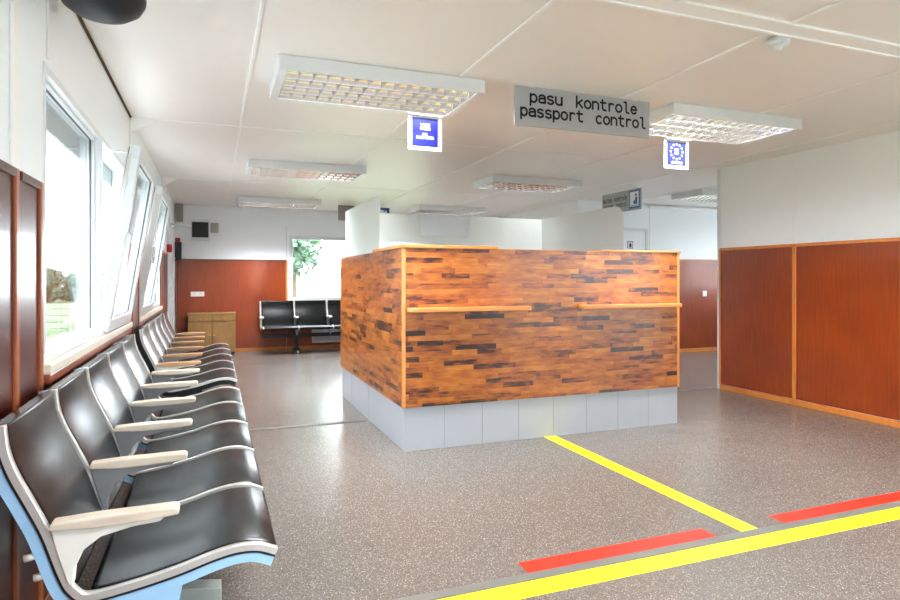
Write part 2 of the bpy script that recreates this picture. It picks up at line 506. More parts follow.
def side_window(num, y0, y1, ym, tilt=True, sash_first=False):
    z0, z1 = WIN
    f0, f1 = (ym + 0.045, y1 - 0.03) if sash_first else (y0 + 0.03, ym - 0.045)   # fixed light
    w = struct_empty('window_%d' % num, (XL, (y0 + y1) / 2, z0))
    b = B()
    rect_frame(b, 'X', y0, y1, z0, z1, 0.034, XL - 0.095, XL + 0.004)
    box(b, XL - 0.095, XL + 0.004, ym - 0.05, ym + 0.05, z0 + 0.033, z1 - 0.033, 0.004)
    obj('window_frame', b, MT['pvc'], w)
    # fixed light
    b = B(); rect_frame(b, 'X', f0, f1, z0 + 0.03, z1 - 0.03, 0.018, XL - 0.075, XL - 0.02)
    obj('window_bead', b, MT['pvc'], w)
    b = B(); box(b, XL - 0.052, XL - 0.044, f0 + 0.012, f1 - 0.012, z0 + 0.042, z1 - 0.042)
    obj('window_pane', b, MT['glass'], w)
    b = B(); rect_frame(b, 'X', f0 + 0.015, f1 - 0.015, z0 + 0.045, z1 - 0.045, 0.005, XL - 0.046, XL - 0.036, 0)
    obj('window_gasket', b, MT['gasket'], w)
    # roller shutter box on the outside
    b = B(); box(b, XL - 0.26, XL - 0.10, y0 - 0.02, y1 + 0.02, z1 - 0.15, z1 + 0.10, 0.006)
    obj('shutter_box', b, MT['shutter'], w)
    # sill and wooden trim
    b = B(); box(b, XL - 0.02, XL + 0.034, y0 - 0.025, y1 + 0.03, z0 - 0.04, z0 + 0.0, 0.006)
    obj('window_sill', b, MT['sill'], w)
    b = B(); box(b, XL + 0.001, XL + 0.028, y0 - 0.02, y1 + 0.03, z0 - 0.075, z0 - 0.04, 0.004)
    obj('sill_trim', b, MT['brown_trim'], w)
    # tilted sash, hinged along its lower edge
    a0, a1 = (y0 + 0.03, ym - 0.03) if sash_first else (ym + 0.075, y1 - 0.03)
    piv = Vector((XL - 0.012, 0, z0 + 0.012))
    ang = math.radians(9.0)
    R = Matrix.Translation(piv) @ Matrix.Rotation(ang, 4, 'Y')
    hh = z1 - z0 - 0.03
    def put(name, bm, mat, par):
        if tilt: bmesh.ops.transform(bm, matrix=R, verts=bm.verts)
        else: bmesh.ops.transform(bm, matrix=Matrix.Translation(piv), verts=bm.verts)
        return obj(name, bm, mat, par)
    b = B(); rect_frame(b, 'X', a0, a1, 0, hh, 0.075, -0.02, 0.04, 0.006)
    rect_frame(b, 'X', a0 + 0.02, a1 - 0.02, 0.02, hh - 0.02, 0.05, -0.034, -0.02, 0.003)
    s = put('window_sash', b, MT['pvc'], w)
    b = B(); box(b, 0.004, 0.014, a0 + 0.07, a1 - 0.07, 0.07, hh - 0.07)
    put('sash_pane', b, MT['glass'], s)
    b = B(); rect_frame(b, 'X', a0 + 0.0735, a1 - 0.0735, 0.0735, hh - 0.0735, 0.005, 0.012, 0.022, 0)
    rect_frame(b, 'X', a0 + 0.012, a1 - 0.012, 0.012, hh - 0.012, 0.006, -0.026, -0.019, 0)
    put('sash_gasket', b, MT['gasket'], s)
    b = B(); box(b, -0.022, -0.004, a0 - 0.004, a0 + 0.001, 0.06, hh - 0.06, 0.001)
    for q in (0.25, 0.5, 0.78): box(b, -0.016, 0.004, a0 - 0.008, a0 + 0.001, hh * q, hh * q + 0.05, 0.002)
    put('sash_lock_strip', b, MT['alu'], s)
    b = B(); box(b, 0.04, 0.055, a0 + 0.025, a0 + 0.055, hh * 0.5 - 0.03, hh * 0.5 + 0.04, 0.004)
    box(b, 0.052, 0.066, a0 + 0.03, a0 + 0.05, hh * 0.5 - 0.10, hh * 0.5 + 0.03, 0.005)
    put('sash_handle', b, MT['pvc'], s)
    if tilt:
        b = B(); tube(b, (XL - 0.04, a0 + 0.12, z1 - 0.05), (XL + 0.15, a0 + 0.05, z1 - 0.07), 0.006)
        obj('tilt_stay', b, MT['alu'], w)
    return w
side_window(1, 2.70, 5.12, 3.965)
side_window(2, 5.72, 8.06, 6.86, sash_first=True)
side_window(3, -2.6, 0.9, -0.8, tilt=False)  # out of view, added only as a daylight source
# far window
w = struct_empty('window_4', ((FW[0] + FW[1]) / 2, YF, FW[2]))
b = B(); rect_frame(b, 'Y', FW[0], FW[1], FW[2], FW[3], 0.06, YF - 0.004, YF + 0.09)
obj('window_frame', b, MT['pvc'], w)
b = B(); box(b, FW[0] + 0.055, FW[1] - 0.055, YF + 0.04, YF + 0.048, FW[2] + 0.055, FW[3] - 0.055)
obj('window_pane', b, MT['glass'], w)
b = B(); tube(b, (FW[0] - 0.05, YF - 0.012, 1.13), (FW[0] - 0.05, YF - 0.012, 2.2), 0.008)
obj('blind_pull', b, MT['pvc'], w)
# unseen windows behind the camera, added for daylight
for i, bw in enumerate(BW):
    w = struct_empty('window_%d' % (5 + i), ((bw[0] + bw[1]) / 2, YB, bw[2]))
    b = B(); rect_frame(b, 'Y', bw[0], bw[1], bw[2], bw[3], 0.06, YB - 0.09, YB + 0.004)
    box(b, (bw[0] + bw[1]) / 2 - 0.04, (bw[0] + bw[1]) / 2 + 0.04, YB - 0.09, YB + 0.004, bw[2] + 0.05, bw[3] - 0.05)
    obj('window_frame', b, MT['pvc'], w)
    b = B(); box(b, bw[0] + 0.055, bw[1] - 0.055, YB - 0.05, YB - 0.042, bw[2] + 0.055, bw[3] - 0.055)
    obj('window_pane', b, MT['glass'], w)

def fill_window(num, x, y0, y1, z0, z1):  # unseen window with central bar, added only to supply daylight
    w = struct_empty('window_%d' % num, (x, (y0 + y1) / 2, z0))
    b = B(); rect_frame(b, 'X', y0, y1, z0, z1, 0.06, x - 0.004, x + 0.09)
    box(b, x - 0.004, x + 0.09, (y0 + y1) / 2 - 0.04, (y0 + y1) / 2 + 0.04, z0 + 0.05, z1 - 0.05)
    obj('window_frame', b, MT['pvc'], w)
    b = B(); box(b, x + 0.04, x + 0.048, y0 + 0.055, y1 - 0.055, z0 + 0.055, z1 - 0.055)
    obj('window_pane', b, MT['glass'], w)
fill_window(7, XR, *RW[0]); fill_window(8, XR, *RW[1]); fill_window(9, XS, *SW[0])

# ------------------------------------------------------------------ doors
# white door in the left wall near the far corner
d = struct_empty('door_1', (XL, 9.96, 0))
b = B(); rect_frame(b, 'X', 9.35, 10.58, 0.0, 2.12, 0.07, XL - 0.01, XL + 0.03)
obj('door_frame', b, MT['pvc'], d)
b = B(); box(b, XL, XL + 0.02, 9.425, 10.505, 0.02, 2.045, 0.004)
lf = obj('door_leaf', b, MT['pvc'], d)
b = B(); box(b, XL + 0.02, XL + 0.05, 9.47, 9.50, 0.98, 1.14, 0.004); box(b, XL + 0.045, XL + 0.062, 9.47, 9.61, 1.07, 1.09, 0.004)
obj('door_handle', b, MT['alu'], lf)
# white door of the side room
d = struct_empty('door_2', ((DR[0] + DR[1]) / 2, YS, 0))
b = B(); rect_frame(b, 'Y', DR[0], DR[1], 0.0, 2.09, 0.05, YS - 0.03, YS + 0.002)
obj('door_frame', b, MT['pvc'], d)
b = B(); box(b, DR[0] + 0.05, DR[1] - 0.05, YS - 0.018, YS, 0.01, 2.04, 0.003)
lf = obj('door_leaf', b, MT['white_wall'], d)
b = B(); box(b, DR[0] + 0.09, DR[0] + 0.12, YS - 0.04, YS - 0.018, 0.95, 1.12, 0.004); box(b, DR[0] + 0.09, DR[0] + 0.22, YS - 0.055, YS - 0.04, 1.04, 1.06, 0.004)
obj('door_handle', b, MT['alu'], lf)

# ------------------------------------------------------------------ lettering
def font_mesh(txt, size, align='CENTER', bold=0.0, spacing=1.0, line=1.0):
    cu = bpy.data.curves.new('lettering', 'FONT')
    cu.body = txt; cu.size = size; cu.align_x = align; cu.align_y = 'CENTER'; cu.offset = bold
    cu.space_character = spacing; cu.space_line = line
    o = bpy.data.objects.new('lettering', cu); COL.objects.link(o)
    bpy.context.view_layer.update()
    dg = bpy.context.evaluated_depsgraph_get()
    me = bpy.data.meshes.new_from_object(o.evaluated_get(dg))
    bm = bmesh.new(); bm.from_mesh(me)
    bpy.data.objects.remove(o); bpy.data.curves.remove(cu); bpy.data.meshes.remove(me)
    return bm
def place_text(bm, origin, right, up):
    r, u = Vector(right), Vector(up)
    nrm = r.cross(u)
    Mx = Matrix((( r.x, u.x, nrm.x, origin[0]), (r.y, u.y, nrm.y, origin[1]), (r.z, u.z, nrm.z, origin[2]), (0, 0, 0, 1)))
    bmesh.ops.transform(bm, matrix=Mx, verts=bm.verts)
    return bm

def arc(cx, cy, rx, ry, a0, a1, k=10):
    return [(cx + rx * math.cos(math.radians(a0 + (a1 - a0) * i / k)), cy + ry * math.sin(math.radians(a0 + (a1 - a0) * i / k))) for i in range(k + 1)]
# stroke lettering in a plain monoline hand: x-height 1, cell width 0.72
W_ = 0.36
GL = {
 'p': [[(0, 1), (0, -0.42)], arc(W_, 0.5, W_, 0.5, 180, -180, 20)],
 'a': [arc(W_, 0.66, W_, 0.34, 160, 0, 8) + [(0.72, 0)], [(0.72, 0.6)] + arc(0.3, 0.3, 0.3, 0.28, 90, 270, 8) + [(0.55, 0.06), (0.72, 0.25)]],
 's': [arc(0.36, 0.76, 0.32, 0.24, 30, 180, 8) + arc(0.36, 0.76, 0.32, 0.25, 200, 270, 4) + arc(0.36, 0.25, 0.34, 0.26, 90, -90, 8) + arc(0.36, 0.25, 0.34, 0.26, 270, 205, 4)],
 'u': [[(0, 1), (0, 0.36)] + arc(W_, 0.36, W_, 0.36, 180, 340, 8) + [(0.72, 0.4)], [(0.72, 1), (0.72, 0)]],
 'k': [[(0, 1.42), (0, 0)], [(0.66, 1), (0.02, 0.42)], [(0.24, 0.62), (0.7, 0)]],
 'o': [arc(W_, 0.5, 0.38, 0.5, 0, 360, 22)],
 'n': [[(0, 1), (0, 0)], [(0, 0.6)] + arc(W_, 0.64, W_, 0.36, 160, 0, 8) + [(0.72, 0)]],
 't': [[(0.26, 1.36), (0.26, 0.26)] + arc(0.5, 0.26, 0.24, 0.26, 180, 270, 5) + [(0.7, 0)], [(0, 1), (0.68, 1)]],
 'r': [[(0.12, 1), (0.12, 0)], [(0.12, 0.6)] + arc(0.46, 0.62, 0.32, 0.38, 160, 50, 7)],
 'l': [[(0.08, 1.42), (0.34, 1.42), (0.34, 0.24)] + arc(0.56, 0.24, 0.22, 0.24, 180, 270, 5) + [(0.68, 0)]],
 'e': [[(0.02, 0.52), (0.7, 0.52)] + arc(W_, 0.5, 0.35, 0.5, 3, 320, 18)],
 'c': [arc(W_, 0.5, 0.36, 0.5, 48, 312, 16)],
 'm': [[(0, 1), (0, 0)], [(0, 0.7)] + arc(0.18, 0.76, 0.18, 0.24, 180, 0, 6) + [(0.36, 0)], [(0.36, 0.7)] + arc(0.54, 0.76, 0.18, 0.24, 180, 0, 6) + [(0.72, 0)]],
 'i': [[(0.1, 1), (0.36, 1), (0.36, 0)], [(0.06, 0), (0.66, 0)], [(0.36, 1.34), (0.36, 1.42)]],
}
def stroke_text(txt, xh, width, sw, space=1.55):
    """flat monoline text, total width fitted; returns bmesh in the XY plane, origin at baseline left"""
    units = sum(space if c == ' ' else 1.0 for c in txt) - 0.28
    adv = width / units
    bm = bmesh.new(); x = 0.0
    for c in txt:
        if c == ' ':
            x += adv * space; continue
        for pl in GL[c]:
            pts = [Vector((x + u * adv, v * xh)) for u, v in pl]
            for p in pts:
                vs = [bm.verts.new((p.x + sw / 2 * math.cos(k * PI / 4), p.y + sw / 2 * math.sin(k * PI / 4), 0)) for k in range(8)]
                bm.faces.new(vs)
            for p, q in zip(pts, pts[1:]):
                d = q - p
                if d.length < 1e-6: continue
                nn = Vector((-d.y, d.x)).normalized() * sw / 2
                bm.faces.new([bm.verts.new((v.x, v.y, 0)) for v in (p - nn, q - nn, q + nn, p + nn)])
        x += adv
    return bm

def stroke_words(txt, xh, width, sw, space=1.55):
    units = sum(space if c == ' ' else 1.0 for c in txt) - 0.28
    adv = width / units
    out, x = [], 0.0
    for wd in txt.split(' '):
        out.append((x, stroke_text(wd, xh, adv * (len(wd) - 0.28), sw)))
        x += adv * (len(wd) + space)
    return out

# ------------------------------------------------------------------ hanging signs
# passport control sign
SX0, SX1, SY, SZ0, SZ1 = 1.805, 2.86, 3.50, 2.24, 2.492
t = thing('hanging_sign', 'grey hanging sign reading pasu kontrole passport control between two ceiling lights', 'sign', ((SX0 + SX1) / 2, SY, SZ0))
b = B(); box(b, SX0, SX1, SY, SY + 0.02, SZ0, SZ1, 0.002); obj('sign_board', b, MT['sign_grey'], t)
hh = SZ1 - SZ0
for txt, f0, f1, bl in (('pasu kontrole', 0.105, 0.895, 0.375), ('passport control', 0.04, 0.965, 0.745)):
    for x_, m in stroke_words(txt, hh * 0.20, (f1 - f0) * (SX1 - SX0), 0.0138):
        place_text(m, (SX0 + f0 * (SX1 - SX0) + x_, SY - 0.0012, SZ1 - bl * hh), (1, 0, 0), (0, 0, 1))
        obj('lettering', m, MT['ink'], t)
for xx in (SX0 + 0.12, SX1 - 0.12):
    b = B(); box(b, xx - 0.02, xx + 0.02, SY + 0.004, SY + 0.016, SZ1 - 0.002, H, 0.001); obj('sign_bracket', b, MT['joint'], t)

# customs sign above the opening to the side room (faces the left wall)
CX, CY0, CY1, CZ0, CZ1 = 5.33, 6.70, 7.56, 2.19, 2.475
t = thing('hanging_sign', 'grey muitas kontrole customs control sign with blue pictogram, above the opening to the side room', 'sign', (CX, (CY0 + CY1) / 2, CZ0))
b = B(); box(b, CX, CX + 0.02, CY0, CY1, CZ0, CZ1, 0.002); obj('sign_board', b, MT['sign_grey'], t)
ch = CZ1 - CZ0
for txt, wdt, bl in (('muitas kontrole', 0.54, 0.44), ('customs control', 0.54, 0.75)):
    for x_, m in stroke_words(txt, ch * 0.15, wdt, 0.0085):
        place_text(m, (CX - 0.0012, CY1 - 0.03 - x_, CZ1 - bl * ch), (0, -1, 0), (0, 0, 1))
        obj('lettering', m, MT['ink'], t)
b = B(); box(b, CX - 0.003, CX - 0.001, CY0 + 0.015, CY0 + 0.235, CZ0 + 0.02, CZ1 - 0.02, 0.0005)
pg = obj('pictogram', b, MT['blue_pict'], t)
b = B(); box(b, CX - 0.0045, CX - 0.0032, CY0 + 0.035, CY0 + 0.215, CZ0 + 0.045, CZ1 - 0.04, 0.0004)
obj('pictogram_field', b, MT['white_paper'], pg)
b = B()
zc = CZ0 + 0.06
prism(b, [(CY0 + 0.06, zc + 0.015), (CY0 + 0.13, zc + 0.015), (CY0 + 0.15, zc + 0.05), (CY0 + 0.11, zc + 0.07), (CY0 + 0.10, zc + 0.11), (CY0 + 0.06, zc + 0.11)], CX - 0.0056, CX - 0.0047, 'YZ')
obj('pictogram_body', b, MT['blue_pict'], pg)
b = B(); tube(b, (CX - 0.0047, CY0 + 0.088, zc + 0.137), (CX - 0.0056, CY0 + 0.088, zc + 0.137), 0.019, 16); obj('pictogram_head', b, MT['blue_pict'], pg)
b = B(); box(b, CX - 0.0056, CX - 0.0047, CY0 + 0.05, CY0 + 0.20, zc - 0.005, zc + 0.004, 0.0); obj('pictogram_counter', b, MT['blue_pict'], pg)
for yy in (CY0 + 0.1, CY1 - 0.1):
    b = B(); box(b, CX + 0.003, CX + 0.017, yy - 0.02, yy + 0.02, CZ1 - 0.002, H, 0.001); obj('sign_bracket', b, MT['joint'], t)

# ------------------------------------------------------------------ ceiling lights
LAMP_W = 5.0
def make_light(label):
    t = thing('ceiling_light', label, 'ceiling light', (0, 0, 0), 0, 'louvred ceiling lights')
    Lx, Ly, Lz = 1.25, 0.61, 0.085       # local: x 0..Lx, y 0..Ly, top at z=0
    b = B()
    box(b, 0, Lx, 0, 0.02, -Lz, -0.004, 0.002); box(b, 0, Lx, Ly - 0.02, Ly, -Lz, -0.004, 0.002)
    box(b, 0, 0.045, 0.018, Ly - 0.018, -Lz, -0.004, 0.002); box(b, Lx - 0.045, Lx, 0.018, Ly - 0.018, -Lz, -0.004, 0.002)
    box(b, 0.01, Lx - 0.01, 0.01, Ly - 0.01, -0.02, 0.0)
    obj('housing', b, MT['enamel'], t, local=True)
    # mirror louvre: four troughs with cross blades
    b = B()
    y0, y1 = 0.022, Ly - 0.022
    rows, cols = 4, 14
    pit = (y1 - y0) / rows
    zb, zt = -Lz + 0.003, -Lz + 0.058
    x0, x1 = 0.046, Lx - 0.046
    cw = (x1 - x0) / cols
    for r in range(rows):
        ya, yb2 = y0 + r * pit, y0 + (r + 1) * pit
        g = 0.042
        for s in ((ya, ya + g), (yb2, yb2 - g)):
            k = 4
            prev = None
            for i in range(k + 1):
                q = i / k
                y = s[0] + (s[1] - s[0]) * (q ** 1.6)
                z = zb + (zt - zb) * q
                cur = (b.verts.new((x0, y, z)), b.verts.new((x1, y, z)))
                if prev:
                    f = b.faces.new([prev[0], prev[1], cur[1], cur[0]]); f.smooth = True
                prev = cur
        for c in range(cols + 1):
            x = x0 + c * cw
            # wedge cross blade, sharp lower edge, wider at the top
            top = 0.010
            lo = [(ya + 0.001, zb), (yb2 - 0.001, zb)]
            hi = [(yb2 - g, zt), (ya + g, zt)]
            for sg in (-1, 1):
                vs = [b.verts.new((x, lo[0][0], lo[0][1])), b.verts.new((x, lo[1][0], lo[1][1])),
                      b.verts.new((x + sg * top, hi[0][0], hi[0][1])), b.verts.new((x + sg * top, hi[1][0], hi[1][1]))]
                b.faces.new(vs)
    obj('louvre', b, MT['chrome'], t, local=True)
    for r in range(rows):
        yc = y0 + (r + 0.5) * pit
        b = B(); tube(b, (0.06, yc, -0.0215), (Lx - 0.06, yc, -0.0215), 0.006, 10)
        obj('fluorescent_tube', b, MT['white_paper'], t, local=True)
        l = bpy.data.lights.new('tube_light', 'AREA'); l.shape = 'RECTANGLE'; l.size = Lx - 0.14; l.size_y = 0.022
        l.energy = LAMP_W; l.color = (0.95, 0.98, 1.0)
        lo_ = bpy.data.objects.new('tube_light', l); COL.objects.link(lo_); lo_.parent = t; lo_.location = (Lx / 2, yc, -0.0285)
    return t
def dup(root, loc, label, lit=True):
    r = root.copy(); COL.objects.link(r); r.location = loc; r['label'] = label
    for ch in list(root.children):
        if ch.type == 'LIGHT' and not lit:          # lamps that burn dimmer
            c = ch.copy(); c.data = ch.data.copy(); c.data.energy *= 0.3
            COL.objects.link(c); c.parent = r
            continue
        c = ch.copy(); COL.objects.link(c); c.parent = r
    return r
L0 = make_light('large louvred ceiling light at the upper left, nearest to the window side')
L0.location = (0.34, 3.49, H)
dup(L0, (3.03, 3.45, H), 'louvred ceiling light directly right of the grey passport control sign')
dup(L0, (0.34, 6.66, H), 'louvred ceiling light behind the largest one, second from the front on the window side')
dup(L0, (3.12, 6.62, H), 'louvred ceiling light above the wooden booth, in the middle of the ceiling', False)
dup(L0, (0.34, 9.72, H), 'small distant louvred ceiling light above the oak cabinet near the far wall')
dup(L0, (3.20, 9.72, H), 'small distant louvred ceiling light seen just above the frosted booth glass')
dup(L0, (6.30, 6.62, H), 'louvred ceiling light in the side room, cut off by the right wall', False)

for x_, w_ in ((0.34, 'window'), (3.03, 'entrance')):  # extra lights out of view, added to brighten the room
    dup(L0, (x_, 0.30, H), 'unseen louvred ceiling light added for fill over the front of the room on the %s side' % w_)

# small blue notices hanging from the two near lights
def notice(x0, y, z1, w_, h_, label, kind):
    t = thing('blue_notice', label, 'notice', (x0 + w_ / 2, y, z1 - h_), 0, 'small blue notices under the lights')
    b = B(); box(b, x0, x0 + w_, y, y + 0.008, z1 - h_, z1, 0.001); obj('notice_board', b, MT['white_paper'], t)
    m_ = 0.027
    b = B(); box(b, x0 + m_, x0 + w_ - m_, y - 0.0015, y - 0.0003, z1 - h_ + m_, z1 - 0.016)
    f = obj('blue_field', b, MT['blue_print'], t)
    b = B(); box(b, x0 + 0.004, x0 + w_ - 0.004, y - 0.03, y + 0.012, z1 - 0.005, z1 + 0.004, 0.001); obj('hanging_rail', b, MT['grey_plastic'], t)
    def tx(s, size, cx, cz, bold=0.0004):
        m = font_mesh(s, size, bold=bold)
        place_text(m, (cx, y - 0.0022, cz), (1, 0, 0), (0, 0, 1))
        obj('lettering', m, MT['white_paper'], f)
    cx = x0 + w_ / 2
    if kind == 'all':
        tx('VISAS', 0.030, cx, z1 - 0.066); tx('PASES', 0.030, cx, z1 - 0.092)
        tx('ALL', 0.026, cx, z1 - 0.132); tx('PASSPORTS', 0.026, cx, z1 - 0.156)
    else:
        b = B()
        for k in range(12):
            a = k * PI / 6; R_ = 0.062
            sx, sz = cx + R_ * math.sin(a), z1 - 0.098 + R_ * math.cos(a)
            pts = []
            for q in range(10):
                rr = 0.012 if q % 2 == 0 else 0.005
                pts.append((sx + rr * math.sin(q * PI / 5), sz + rr * math.cos(q * PI / 5)))
            prism(b, pts, y - 0.0026, y - 0.0018, 'XZ')
        obj('star_ring', b, MT['white_paper'], f)
        tx('EEZ', 0.027, cx, z1 - 0.083); tx('EEA', 0.027, cx, z1 - 0.112)
        tx('CITIZENS', 0.028, cx, z1 - 0.19)
    return t
zl = H - 0.085
notice(1.28, 4.112, zl - 0.006, 0.25, 0.245, 'blue and white notice reading ALL PASSPORTS under the large near ceiling light', 'all')
notice(3.48, 4.072, zl - 0.006, 0.25, 0.24, 'blue and white notice with a ring of stars under the light beside the grey sign', 'eu')

# small far exit sign
t = thing('exit_sign', 'tiny dark blue hanging sign far beyond the frosted booth glass', 'sign', (2.66, 10.0, 2.32))
b = B(); box(b, 2.53, 2.78, 10.0, 10.015, 2.31, 2.45, 0.002); obj('sign_board', b, MT['blue_dark'], t)
b = B(); box(b, 2.64, 2.67, 10.002, 10.012, 2.448, H, 0.001); obj('sign_bracket', b, MT['joint'], t)
m = font_mesh('IZEJA', 0.075, bold=0.002); place_text(m, (2.655, 9.9985, 2.375), (1, 0, 0), (0, 0, 1)); obj('lettering', m, MT['white_paper'], t)

# taupe plates hanging near the far wall, turned edge-on to the booth
b = B(); box(b, XL + 0.03, XL + 0.13, 11.02, YF - 0.005, 2.21, H - 0.004, 0.004)
t = tag(obj('corner_box', b, MT['sign_taupe'], None, (XL + 0.05, 11.11, 2.21)), 'taupe box under the ceiling in the far left corner of the room', 'box')
b = B(); box(b, 1.97, 2.25, 10.3, 10.32, 2.24, H - 0.002, 0.002)
t = tag(obj('hanging_plate', b, MT['sign_taupe'], None, (2.1, 10.31, 2.24)), 'taupe plate hanging from the ceiling, partly behind the left frosted glass', 'sign')

# smoke detector
t = thing('smoke_detector', 'round white smoke detector on the ceiling at the upper right', 'smoke detector', (2.735, 2.345, H))
b = B(); lathe(b, [(0, -0.006), (0.052, -0.006), (0.056, -0.010), (0.054, -0.034), (0.044, -0.046), (0.0, -0.047)], (2.735, 2.345, H)); obj('detector_base', b, MT['pvc'], t)
b = B(); lathe(b, [(0.022, -0.044), (0.02, -0.060), (0.012, -0.066), (0, -0.067)], (2.735, 2.345, H), 24); obj('detector_chamber', b, MT['pvc'], t)
b = B(); box(b, 2.71, 2.755, 2.300, 2.309, H - 0.041, H - 0.037); obj('detector_slot', b, MT['ink'], t)

# dark dome at the top left
t = thing('ceiling_dome', 'dark navy round dome under the ceiling, cut off by the top left edge', 'dome', (-0.415, 2.78, H))
b = B(); lathe(b, [(0, -0.21), (0.05, -0.206), (0.10, -0.191), (0.14, -0.163), (0.158, -0.13), (0.16, -0.11), (0.14, -0.09), (0, -0.085)], (-0.415, 2.78, H)); obj('dome', b, MT['dome'], t)
b = B(); lathe(b, [(0, -0.095), (0.05, -0.095), (0.05, -0.001), (0, -0.001)], (-0.415, 2.78, H), 24); obj('ceiling_mount', b, MT['black'], t)

# ------------------------------------------------------------------ passport booth
BX0, BX1, BY0, BY1 = 1.29, 3.75, 4.24, 6.52
ZP, ZTOP = 0.318, 1.475
t = thing('passport_booth', 'square wooden passport control booth with grey plinth and frosted glass screens', 'counter', ((BX0 + BX1) / 2, (BY0 + BY1) / 2, 0))
PT = 0.03
b = B(); box(b, BX0, BX1 + 0.012, BY0, BY0 + PT, 0, ZP); box(b, BX0, BX0 + PT, BY0 + PT, BY1, 0, ZP)
box(b, BX1 - PT, BX1 + 0.012, BY0 + PT, BY1, 0, ZP); box(b, BX0 + PT, BX0 + 0.9, BY1 - PT, BY1, 0, ZP); box(b, BX1 - 1.0, BX1 - PT, BY1 - PT, BY1, 0, ZP)
pl = obj('plinth', b, MT['plinth'], t)
for k in range(1, 8):
    x = BX0 + k * (BX1 + 0.012 - BX0) / 8
    b = B(); box(b, x - 0.002, x + 0.002, BY0 - 0.0012, BY0, 0.003, ZP - 0.003); obj('plinth_joint', b, MT['plinth_joint'], pl)
for k in range(1, 3):
    y = BY0 + k * 0.73 + 0.35
    b = B(); box(b, BX0 - 0.0012, BX0, y - 0.002, y + 0.002, 0.003, ZP - 0.003); obj('plinth_joint', b, MT['plinth_joint'], pl)
OV = 0.018
b = B(); box(b, BX0 - OV + 0.022, BX1 + OV - 0.022, BY0 - OV, BY0 + 0.02, ZP, ZTOP, 0.001); obj('front_panel', b, MT['parq_x'], t)
b = B(); box(b, BX0 - OV, BX0 + 0.02, BY0 - OV + 0.022, BY1, ZP, ZTOP, 0.001); obj('side_panel', b, MT['parq_y'], t)
b = B(); box(b, BX1 - 0.02, BX1 + OV, BY0 - OV + 0.022, BY1, ZP, ZTOP, 0.001); obj('side_panel', b, MT['parq_y'], t)
b = B(); box(b, BX0 + 0.02, BX0 + 0.9, BY1 - 0.03, BY1 - 0.005, ZP, ZTOP, 0.001); obj('rear_panel', b, MT['parq_x'], t)
b = B(); box(b, BX1 - 1.0, BX1 - 0.02, BY1 - 0.03, BY1 - 0.005, ZP, ZTOP, 0.001); obj('rear_panel', b, MT['parq_x'], t)
for xx in (BX0 - OV - 0.002, BX1 + OV - 0.022):
    b = B(); box(b, xx, xx + 0.024, BY0 - OV - 0.003, BY0 - OV + 0.022, ZP, ZTOP - 0.002, 0.003); obj('corner_trim', b, MT['ledge'], t)
# ledges on top of the wall of the booth
CT = 0.024
b = B()
prism(b, [(BX0 - OV - 0.012, 5.08), (BX0 - OV - 0.012, BY0 - OV - 0.012), (2.03, BY0 - OV - 0.012), (2.03, BY0 + 0.12), (BX0 + 0.12, BY0 + 0.12), (BX0 + 0.12, 5.08)], ZTOP, ZTOP + CT, 'XY', 0.004)
obj('top_ledge', b, MT['ledge'], t)
b = B()
prism(b, [(BX1 + OV + 0.008, 4.95), (BX1 + OV + 0.008, BY0 - OV - 0.012), (2.96, BY0 - OV - 0.012), (2.96, BY0 + 0.12), (BX1 - 0.12, BY0 + 0.12), (BX1 - 0.12, 4.95)], ZTOP, ZTOP + CT * 0.6, 'XY', 0.004)
obj('top_ledge', b, MT['ledge'], t)
b = B(); box(b, 2.03, 2.96, BY0 - OV + 0.001, BY0 + 0.02, ZTOP, ZTOP + 0.005, 0.001); obj('edge_band', b, MT['ledge'], t)
# writing shelves
def wshelf(x0, x1):
    b = B(); y0, y1 = BY0 - OV - 0.11, BY0 - OV
    r = 0.05
    pts = [(x0, y1)] + [(x0 + r - r * math.cos(a * PI / 12), y0 + r - r * math.sin(a * PI / 12)) for a in range(7)] + \
          [(x1 - r + r * math.sin(a * PI / 12), y0 + r - r * math.cos(a * PI / 12)) for a in range(7)] + [(x1, y1)]
    prism(b, pts, 1.012, 1.042, 'XY', 0.006)
    return obj('writing_shelf', b, MT['ledge'], t)
wshelf(BX0 + 0.01, 2.28); wshelf(2.745, BX1 - 0.022)
# desk inside
b = B(); box(b, BX0 + 0.05, BX1 - 0.05, BY0 + 0.03, BY0 + 0.72, 0.73, 0.76, 0.003); obj('desk_top', b, MT['ledge'], t)
b = B(); box(b, BX0 + 0.05, BX0 + 0.08, BY0 + 0.05, BY0 + 0.68, 0.0, 0.73); obj('desk_support', b, MT['ledge'], t)
b = B(); box(b, BX1 - 0.08, BX1 - 0.05, BY0 + 0.05, BY0 + 0.68, 0.0, 0.73); obj('desk_support', b, MT['ledge'], t)
# frosted screens
GT = 0.008
def screen(pts, a0, a1, plane):
    b = B(); prism(b, pts, a0, a1, plane); return obj('glass_screen', b, MT['frosted'], t)
ZG = 1.97
xg = BX0 + 0.03
screen([(5.06, ZTOP - 0.02), (BY1 - 0.02, ZTOP - 0.02), (BY1 - 0.02, ZG), (5.06, ZG)], xg, xg + GT, 'YZ')
screen([(BX0 + 0.035, ZTOP - 0.02), (2.17, ZTOP - 0.02), (2.17, ZG), (BX0 + 0.035, ZG)], BY1 - 0.018, BY1 - 0.018 + GT, 'XZ')
screen([(2.17, 1.0), (2.76, 1.0), (2.76, 1.74), (2.17, 1.74)], BY1 - 0.018, BY1 - 0.018 + GT, 'XZ')
screen([(2.76, ZTOP - 0.02), (BX1 - 0.035, ZTOP - 0.02), (BX1 - 0.035, ZG), (2.76, ZG)], BY1 - 0.018, BY1 - 0.018 + GT, 'XZ')
rr = 0.14
